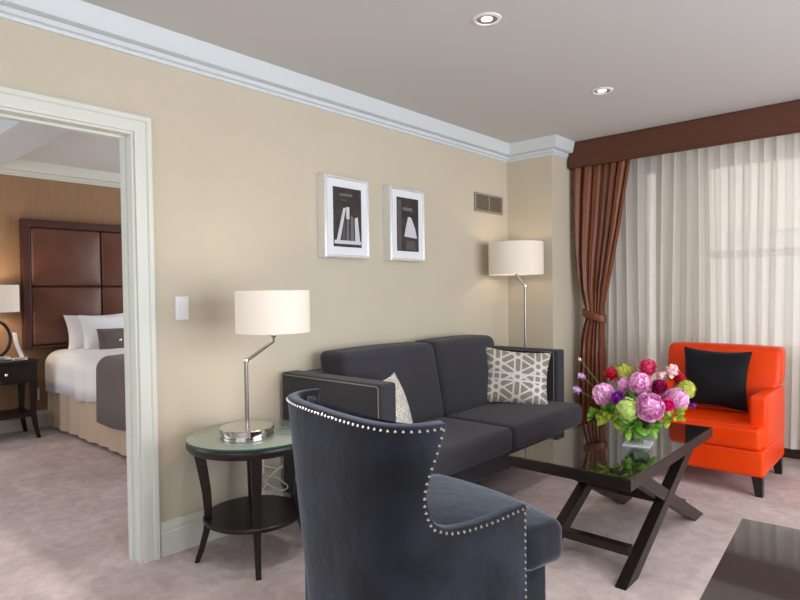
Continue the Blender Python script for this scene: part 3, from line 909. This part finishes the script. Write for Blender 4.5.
def stem_to(parent, c, m=None):
    base = Vector((VX+random.uniform(-.035, .035), VY+random.uniform(-.035, .035), VZ+.012))
    mid = Vector((VX+(c.x-VX)*.25, VY+(c.y-VY)*.25, VZ+.14))
    root = parent.location
    pts = [p-root for p in bend([base, mid, c], 5)]
    sub(parent, 'stem', tube(B(), pts, .003, 6), m or M['stem'])
def flower(name, label, c, r, m, outward, cat='flower', layers=5, n=9):
    c = Vector(c); t = thing(name, label, cat, c)
    out = Vector(outward).normalized(); ref = out.orthogonal().normalized()
    bm = B()
    bmesh.ops.create_icosphere(bm, subdivisions=2, radius=r*.55)
    rg = random.Random(int(c.x*1000)+int(c.z*777))
    for l in range(layers):
        th = math.radians(18+ (150-18)*l/(layers-1))     # polar angle of the layer
        cnt = max(4, int(n*math.sin(th)**.7)) if l else 4
        for k in range(cnt):
            a = 2*PI*k/cnt+l*.6+rg.uniform(-.15, .15)
            rad = (Matrix.Rotation(a, 3, out)@ref)
            d = out*cos(th)+rad*sin(th)
            up = out*sin(th)*.9-rad*cos(th)*.55+d*.35     # petals sweep round towards the front
            start = d*r*.62-up.normalized()*r*.35
            petal_bm(bm, start, up, out.cross(rad), r*rg.uniform(.85, 1.05), r*rg.uniform(.42, .55), .30)
    sub(t, 'bloom', bm, m)
    stem_to(t, c-out*r*.3)
    return t
def hydrangea(name, label, c, r, m, cnt=150, fs=.0115):
    c = Vector(c); t = thing(name, label, 'flower', c)
    bm = B(); rg = random.Random(int(c.x*1000))
    for i in range(cnt):
        z = 1-2*(i+.5)/cnt; a = i*2.39996; q = math.sqrt(1-z*z)
        d = Vector((q*cos(a), q*sin(a), z)); p = d*r*rg.uniform(.8, 1.05)
        ref = Matrix.Rotation(rg.uniform(0, 6), 3, d)@d.orthogonal().normalized()
        for k in range(4):
            s_ = Matrix.Rotation(k*PI/2, 3, d)@ref; w = d.cross(s_)
            v = [bm.verts.new(p), bm.verts.new(p+s_*fs*.7+w*fs*.5+d*.002), bm.verts.new(p+s_*fs*1.3+d*.001), bm.verts.new(p+s_*fs*.7-w*fs*.5+d*.002)]
            bm.faces.new(v)
    bmesh.ops.create_icosphere(bm, subdivisions=2, radius=r*.70)
    sub(t, 'bloom', bm, m); stem_to(t, c)
    return t
Fv = Vector((VX, VY, 0)).normalized(); Rv = Vector((Fv.y, -Fv.x, 0))   # away from / across the room seen from the doorway side
def fp(px, py, dep=0):
    """place of a bloom round the vase: across and up in units of 1/190 m, dep = metres behind the vase centre"""
    k = 1+dep/3.28
    return Vector((VX, VY, 0))+Rv*((px-638.5)/205*k)+Fv*dep*.95+Vector((0, 0, 1.3-(1.3-(.50+(444-py)/190))*k))
def ow(p): return (Vector(p)-Vector((VX, VY, .62))).normalized()-Fv*.35
def ruffle(name, label, c, r, m, outward, cnt=70):
    c = Vector(c); t = thing(name, label, 'flower', c); bm = B(); rg = random.Random(int(c.x*1000)+int(c.z*777))
    bmesh.ops.create_icosphere(bm, subdivisions=2, radius=r*.62)
    out = Vector(outward).normalized()
    for i in range(cnt):
        z = 1-2*(i+.5)/cnt; a = i*2.39996; q = math.sqrt(1-z*z); d = Vector((q*cos(a), q*sin(a), z))
        tg = (out-d*out.dot(d))
        tg = tg.normalized() if tg.length > .05 else d.orthogonal().normalized()
        tg = (tg+Vector((rg.uniform(-.5, .5), rg.uniform(-.5, .5), rg.uniform(-.5, .5)))).normalized()
        petal_bm(bm, d*r*.52, d*.75+tg*.55, d.cross(tg), r*rg.uniform(.48, .66), r*rg.uniform(.26, .36), .45)
    sub(t, 'bloom', bm, m); stem_to(t, c-out*r*.3); return t
def fl3(nm, lab, px, py, dep, rpx, m, **k):
    p = fp(px, py, dep)
    if nm == 'peony': return ruffle(nm, lab, p, rpx/200, m, ow(p))
    return flower(nm, lab, p, rpx/187, m, ow(p), **k)
fl3('peony', 'full pale pink peony at the left of the bouquet', 605, 397, -.03, 13, M['palepeony'], n=11)
fl3('peony', 'large pink peony at the front centre of the bouquet', 650, 407, -.13, 15.5, M['pinkpeony'], n=12)
fl3('peony', 'pink peony in the upper middle of the bouquet', 641, 384, -.02, 12.5, M['pinkpeony'], n=10)
fl3('peony', 'pale pink peony at the right of the bouquet', 675, 398, .02, 13, M['palepeony'], n=10)
fl3('peony', 'small pink peony tucked left of the upper middle peony', 626, 386, .02, 9, M['pinkpeony'], n=8)
fl3('rose', 'deep pink rose standing at the top of the bouquet', 648, 369, .02, 8.5, M['rosepink'])
fl3('rose', 'red pink rose bud at the upper left of the bouquet', 613, 376, .03, 6.5, M['redrose'])
fl3('ranunculus', 'dark magenta bloom right of the upper middle peony', 659, 387, -.03, 7.5, M['magenta'])
fl3('ranunculus', 'hot pink bloom in front of the right peony', 667, 404, -.09, 6, M['hotpink'])
fl3('ranunculus', 'dark red bloom behind the dark magenta one near the orange armchair', 678, 378, .08, 6, M['redrose'])
fl3('carnation', 'purple bloom between the left peony and the green hydrangea', 619, 400, -.10, 6.5, M['purple'])
fl3('lisianthus', 'blush white bloom at the upper right of the bouquet', 671, 371, .03, 6.5, M['whitepink'], layers=4, n=6)
fl3('lisianthus', 'small cream bloom below the blush white one', 661, 376, .02, 4.5, M['whitepink'], layers=3, n=5)
fl3('sweet_pea', 'lilac sprig bloom over the table at the far left, upper of two', 582, 379, .02, 4, M['lilac'], layers=3, n=5)
fl3('sweet_pea', 'lilac sprig bloom over the table at the far left, lower of two', 577, 393, -.02, 4.5, M['lilac'], layers=3, n=5)
fl3('carnation', 'tiny purple bloom at the right edge against the orange armchair', 691, 403, .05, 3.2, M['purple'], layers=3, n=5)
fl3('berry', 'tiny pale bud on a thin stem highest at the far left', 580, 362, .04, 2.2, M['whitepink'], layers=3, n=4)
hydrangea('hydrangea', 'pale green hydrangea at the front between purple and pink blooms', fp(629, 410, -.12), .058, M['hydra'])
hydrangea('hydrangea', 'yellow green hydrangea behind the peonies at the top left', fp(625, 374, .07), .050, M['limehydra'])
hydrangea('hydrangea', 'green hydrangea cluster at the right behind the pale pink peony', fp(684, 388, .06), .046, M['limehydra'])
hydrangea('hydrangea', 'small green hydrangea low at the back right of the bouquet', fp(655, 398, .12), .055, M['hydra'])
def leaf_sprig(label, px, py, dep, n, size, m, spread=.05):
    c = fp(px, py, dep); t = thing('leaf_sprig', label, 'foliage', c)
    rg = random.Random(px*7+py)
    for i in range(n):
        d = Vector((rg.uniform(-1, 1), rg.uniform(-1, 1), rg.uniform(-.8, .7))).normalized()
        bm = B(); p = d*spread*rg.uniform(.1, .7)
        petal_bm(bm, p, d+Vector((0, 0, .2)), d.orthogonal(), size*rg.uniform(.7, 1.2), size*.33, .2)
        sub(t, 'leaf', bm, m)
    stem_to(t, c)
leaf_sprig('bright green leaves under the left peony', 606, 412, -.04, 22, .055, M['leaf'])
leaf_sprig('lime leaves hanging over the left rim of the vase', 612, 421, -.07, 18, .05, M['leafyellow'])
leaf_sprig('green leaves over the front rim of the vase', 634, 425, -.09, 24, .055, M['leaf'])
leaf_sprig('green leaves under the front peony at the vase rim', 652, 423, -.05, 20, .05, M['leaf'])
leaf_sprig('olive leaves below the right peony', 671, 414, -.02, 20, .05, M['leafyellow'])
leaf_sprig('green leaves in the heart of the bouquet', 640, 398, .02, 24, .07, M['leaf'], .12)
leaf_sprig('green leaves at the back of the bouquet', 648, 390, .1, 20, .07, M['leaf'], .1)
leaf_sprig('small leaves at the far left of the bouquet near the table edge', 596, 417, -.02, 10, .04, M['leaf'], .04)
# twigs poking out at the top
for px, py, lab in ((613, 365, 'thin grey twig at the top left of the bouquet'), (622, 364, 'thin grey twig above the yellow green hydrangea'), (636, 368, 'thin grey twig left of the top rose')):
    p = fp(px, py, .03); q = fp(px+10, py+28, .03)
    t = tag(obj('twig', tube(B(), [Vector((VX, VY, VZ+.05)), q, p], [.003, .003, .002], 6), M['twig']), lab, 'twig')
# green leaves packed inside the glass
g = thing('leaf_bundle', 'folded green leaves packed inside the glass vase', 'foliage', (VX, VY, VZ+.011), math.radians(12))
rg = random.Random(5)
for i in range(44):
    bm = B(); c = Vector((rg.uniform(-.04, .04), rg.uniform(-.04, .04), rg.uniform(.01, .075)))
    d = Vector((rg.uniform(-.35, .35), rg.uniform(-.35, .35), 1))
    petal_bm(bm, c, d, Vector((rg.uniform(-1, 1), rg.uniform(-1, 1), 0)), .06, .022, .15)
    sub(g, 'leaf', bm, M['leaf'] if i % 3 else M['leafyellow'])

# ------------------------------------------------------------------ bedroom
hb = thing('headboard', 'tall dark wood headboard with tufted brown leather panels', 'headboard', (BX, 2.89, 0))
hy0, hy1, hz0, hz1 = -1.06, 1.06, .79, 2.06
bm = B(); fw = .068
box(bm, 0, .09, hy0, hy0+fw, hz0, hz1); box(bm, 0, .09, hy1-fw, hy1, hz0, hz1)
box(bm, 0, .09, hy0+fw, hy1-fw, hz1-.075, hz1); box(bm, 0, .09, hy0+fw, hy1-fw, hz0, hz0+.03)
box(bm, 0, .04, hy0+fw, hy1-fw, hz0+.03, hz1-.075)
bev(obj('frame', bm, M['headwood'], hb, False), .006)
pw = (hy1-hy0-2*fw)/3; phh = (hz1-.075-hz0-.03)/2
for i in range(3):
    for j in range(2):
        c = (.062, hy0+fw+pw*(i+.5), hz0+.03+phh*(j+.5))
        obj('leather_panel', rbox(B(), c, (.05, pw-.004, phh-.004), .028, (.035, 0, 0), 8), M['brownleather'], hb)
bd = thing('bed', 'bed with beige pleated skirt beyond the doorway', 'bed', (-5.48, 2.92, 0))
bxl, bxr, byl, byr = -6.53+5.48, -4.40+5.48, -.90, .90
obj('mattress', rbox(B(), ((bxl+bxr)/2, 0, .55), (bxr-bxl, 1.78, .38), .06), M['linen'], bd)
def skirt():
    pts = []
    n = 150
    for i in range(n+1):
        t = i/n; pts.append((bxl+(bxr-bxl)*t, byl-.005+.010*sin(t*60)+.006*sin(t*23)))
    for i in range(1, 90):
        t = i/90; pts.append((bxr+.005+.008*sin(t*50), byl+(byr-byl)*t))
    pts.append((bxr, byr))
    return sweep_sheet(list(range(len(pts))), [.50, .35, .2, .035], lambda i, z: (pts[i][0], pts[i][1]*(1+.012*(.5-z)), z))
o = obj('bed_skirt', skirt(), M['skirt'], bd)
dv = thing('duvet', 'white duvet draped over the side of the bed', 'bedding', (-5.48, 2.92, 0))
def drape_sheet(x0, x1, top, hem, out, m, nm, par, wv=.012, r=.10):
    """cloth lying over the bed top and down both long sides"""
    prof = []
    n = 8
    prof.append((-(.90+out), hem))
    prof.append((-(.90+out)+.0, (hem+top-r)/2))
    for i in range(n+1):
        a = PI/2*i/n; prof.append((-(.90+out)+r-r*cos(a), top-r+r*sin(a)))
    for k in (-.5, -.25, 0, .25, .5): prof.append((k, top+.01))
    prof += [(-a, b) for a, b in prof[:n+3][::-1]]
    xs = [x0+(x1-x0)*i/60 for i in range(61)]
    def f(i, x):
        y, z = prof[i]
        k = max(0, (top-z)/.3)
        s_ = 1 if y > 0 else -1
        return (x, y+s_*wv*k*sin(x*17+2*sin(x*5)), z+(.012*sin(x*8) if z < top-.2 else .006*sin(x*9+y*7)))
    bm = B(); g = [[bm.verts.new(f(i, x)) for x in xs] for i in range(len(prof))]
    for a, b in zip(g, g[1:]):
        for i in range(60): bm.faces.new((a[i], a[i+1], b[i+1], b[i]))
    o = obj(nm, bm, m, par); md = o.modifiers.new('solid', 'SOLIDIFY'); md.thickness = .012; md.offset = 1
    return o
drape_sheet(bxl+.02, bxr+.02, .765, .385, .02, M['linen'], 'duvet_cover', dv, r=.14)
th = drape_sheet(.33, .95, .79, .255, .055, M['throw'], 'bed_throw', None, wv=.004, r=.10)
th.location = (-5.48, 2.92, 0)
tag(th, 'dark taupe throw laid across the foot of the bed', 'throw')
def bedpillow(loc, rz, rx, w, h, t, m, label, nm='bed_pillow', grp=None):
    return pillow(w, h, t, m, loc, rz, rx, 0, label, nm, grp)
bedpillow((-6.42, 2.46, .925), math.radians(90), math.radians(-14), .62, .40, .16, M['linen'], 'white bed pillow against the headboard, rear one')
bedpillow((-6.25, 2.54, .925), math.radians(90), math.radians(-16), .62, .40, .17, M['linen'], 'white bed pillow in front of the rear pillow')
bedpillow((-6.42, 3.38, .925), math.radians(90), math.radians(-14), .62, .40, .16, M['linen'], 'white bed pillow at the far side of the bed')
lp = thing('lumbar_pillow', 'small dark brown lumbar pillow with a crystal button on the bed', 'pillow', (-6.06, 2.52, .865), math.radians(90))
o = obj('cover', throw_pillow(.40, .24, .12, pinch=.04), M['throw'], lp); o.rotation_euler = (math.radians(-14), 0, 0)
bm = B(); bmesh.ops.create_icosphere(bm, subdivisions=2, radius=.016, matrix=Matrix.Translation((-.01, -.062, .0)))
obj('button', bm, M['crystal'], lp)

ns = thing('nightstand', 'dark wood nightstand with one drawer and curved legs beside the bed', 'nightstand', (-6.34, 1.50, 0))
bev(obj('tabletop', box(B(), -.22, .215, -.33, .325, .700, .722), M['espresso'], ns, False), .003)
obj('case', box(B(), -.21, .195, -.32, .315, .52, .70), M['espresso'], ns, False)
d_ = bev(obj('drawer', box(B(), .195, .207, -.29, .285, .54, .685), M['espresso'], ns, False), .003)
bm = B(); bmesh.ops.create_icosphere(bm, subdivisions=2, radius=.016, matrix=Matrix.Translation((.225, 0.06, .61)))
obj('knob', bm, M['crystal'], d_)
obj('shelf', box(B(), -.20, .185, -.30, .295, .205, .235), M['espresso'], ns, False)
for lx in (-.185, .17):
    for ly in (-.295, .29):
        bm = B(); prev = None; sx = 1 if lx > 0 else -1; sy = 1 if ly > 0 else -1
        for z, o_, w in ((.52, 0, .026), (.40, -.004, .023), (.25, -.008, .020), (.12, .004, .018), (0, .026, .015)):
            ring = [bm.verts.new((lx+sx*o_*.6+a*w, ly+sy*o_+b*w, z)) for a, b in ((-1, -1), (1, -1), (1, 1), (-1, 1))]
            if prev:
                for i in range(4): bm.faces.new((prev[i], prev[(i+1) % 4], ring[(i+1) % 4], ring[i]))
            else: bm.faces.new(ring)
            prev = ring
        bm.faces.new(prev)
        obj('leg', bm, M['espresso'], ns, False)
bl2 = thing('bedside_lamp', 'bedside lamp with white drum shade and dark ring base on the nightstand', 'lamp', (-6.33, 1.53, .722))
obj('base', rbox(B(), (0, 0, .02), (.12, .22, .04), .006), M['crystal'], bl2)
obj('ring', tube(B(), [(0, .125*cos(2*PI*i/40), .20+.165*sin(2*PI*i/40)) for i in range(40)], .014, 10, True), M['darkbronze'], bl2)
obj('stem', tube(B(), [(0, 0, .365), (0, 0, .50)], .007, 10), M['nickel'], bl2)
obj('lamp_shade', drum(B(), .20, .245, .445), M['shade'], bl2)
ck = thing('phone_dock', 'curved silver and white phone dock on the nightstand', 'phone', (-6.20, 1.68, .722))
ck.scale = (1.3, 1.3, 1.35)
obj('base', rbox(B(), (0, 0, .012), (.09, .09, .024), .008), M['crystal'], ck)
bm = B(); pr_ = None
for i in range(9):
    t = i/8; y = .02-.05*sin(PI*t*.9)*0-.045*t*t+.005; z = .02+.17*t; 
    ring = [bm.verts.new((a*.025, y+b*.008-.02*sin(PI*t), z)) for a, b in ((-1, -1), (1, -1), (1, 1), (-1, 1))]
    if pr_:
        for k in range(4): bm.faces.new((pr_[k], pr_[(k+1) % 4], ring[(k+1) % 4], ring[k]))
    else: bm.faces.new(ring[::-1])
    pr_ = ring
bm.faces.new(pr_)
bev(obj('handset', bm, M['plastic'], ck), .003)
bo = thing('wall_outlet', 'white outlet box low on the bedroom wall between nightstand and bed', 'outlet', (BX, 1.925, .34))
bev(obj('plate', box(B(), .0, .03, -.04, .04, -.06, .06), M['plastic'], bo), .004)
bev(obj('socket', box(B(), .03, .034, -.02, .02, -.035, .035), M['ventm'], bo), .002)

# ------------------------------------------------------------------ light
w = bpy.data.worlds.new('world'); SC.world = w; w.use_nodes = True
w.node_tree.nodes['Background'].inputs[0].default_value = (.86, .93, 1, 1)
w.node_tree.nodes['Background'].inputs[1].default_value = 1.15
def area(name, loc, rot, sx, sy, power, col):
    l = bpy.data.lights.new(name, 'AREA'); l.shape = 'RECTANGLE'; l.size = sx; l.size_y = sy; l.energy = power; l.color = col
    o = bpy.data.objects.new(name, l); COL.objects.link(o); o.location = loc; o.rotation_euler = rot; return o
def point(name, loc, power, col, r=.04):
    l = bpy.data.lights.new(name, 'POINT'); l.energy = power; l.color = col; l.shadow_soft_size = r
    o = bpy.data.objects.new(name, l); COL.objects.link(o); o.location = loc; return o
def spot(name, loc, power, col, ang=110, blend=.8, r=.05):
    l = bpy.data.lights.new(name, 'SPOT'); l.energy = power; l.color = col; l.spot_size = math.radians(ang); l.spot_blend = blend; l.shadow_soft_size = r
    o = bpy.data.objects.new(name, l); COL.objects.link(o); o.location = loc; return o
# daylight entering by the wide window in the right wall
area('window_daylight', (XR-.02, (RW[0]+RW[1])/2, (RW[2]+RW[3])/2), (0, math.radians(90), 0), RW[3]-RW[2], RW[1]-RW[0], 132, (.90, .95, 1))
area('fill_light_front', (0, YB+.02, 1.4), (math.radians(90), 0, 0), 3.8, 1.8, 18, (.90, .95, 1))  # unseen fill light added behind the camera
area('window_daylight_bedroom', (-4.8, BY1-.02, 1.45), (math.radians(-90), 0, 0), 2.4, 1.7, 34, (.88, .94, 1))
area('fill_light_bedroom_front', (-4.8, BY0+.02, 1.5), (math.radians(90), 0, 0), 2.4, 1.7, 24, (.88, .94, 1))  # unseen fill added for the near side of the bed and the jamb
warm = (1, .80, .60)
spot('fill_spot_bedroom', (-4.6, .6, ZCB-.03), 14, (1, 1, 1))  # bedroom ceiling fill, added without fixtures
spot('fill_spot_bedroom', (-5.2, 3.3, ZCB-.03), 12, (1, 1, 1))  # second added bedroom fill spot
for x in (-1.585, .6):
    for y, e in ((-.6, 26), (1.0, 26), (2.40, 20), (3.77, 6)):
        spot('downlight_and_fill', (x, y, ZC-.03), e if x < 0 else 26, (1, .97, .93))  # two have fixtures; the other beams are unseen spots added for fill
point('table_lamp_bulb', (-2.362, 1.709, 1.22), 2.2, warm, .05)
point('floor_lamp_bulb', (-2.59, 4.32, 1.57), 1.6, warm, .05)
point('bedside_lamp_bulb', (-6.33, 1.50, 1.30), 6, warm, .05)
sun = bpy.data.lights.new('sun', 'SUN'); sun.energy = 1.1; sun.angle = .02; sun.color = (1, .95, .88)
so = bpy.data.objects.new('sun', sun); COL.objects.link(so); so.rotation_euler = (math.radians(48), 0, math.radians(-25))

SC.view_settings.view_transform = 'Standard'; SC.view_settings.look = 'None'
SC.view_settings.exposure = .31; SC.view_settings.gamma = 1; SC.view_settings.use_curve_mapping = False
SC.cycles.use_denoising = True
SC.cycles.max_bounces = 10; SC.cycles.transparent_max_bounces = 24; SC.cycles.sample_clamp_indirect = 6
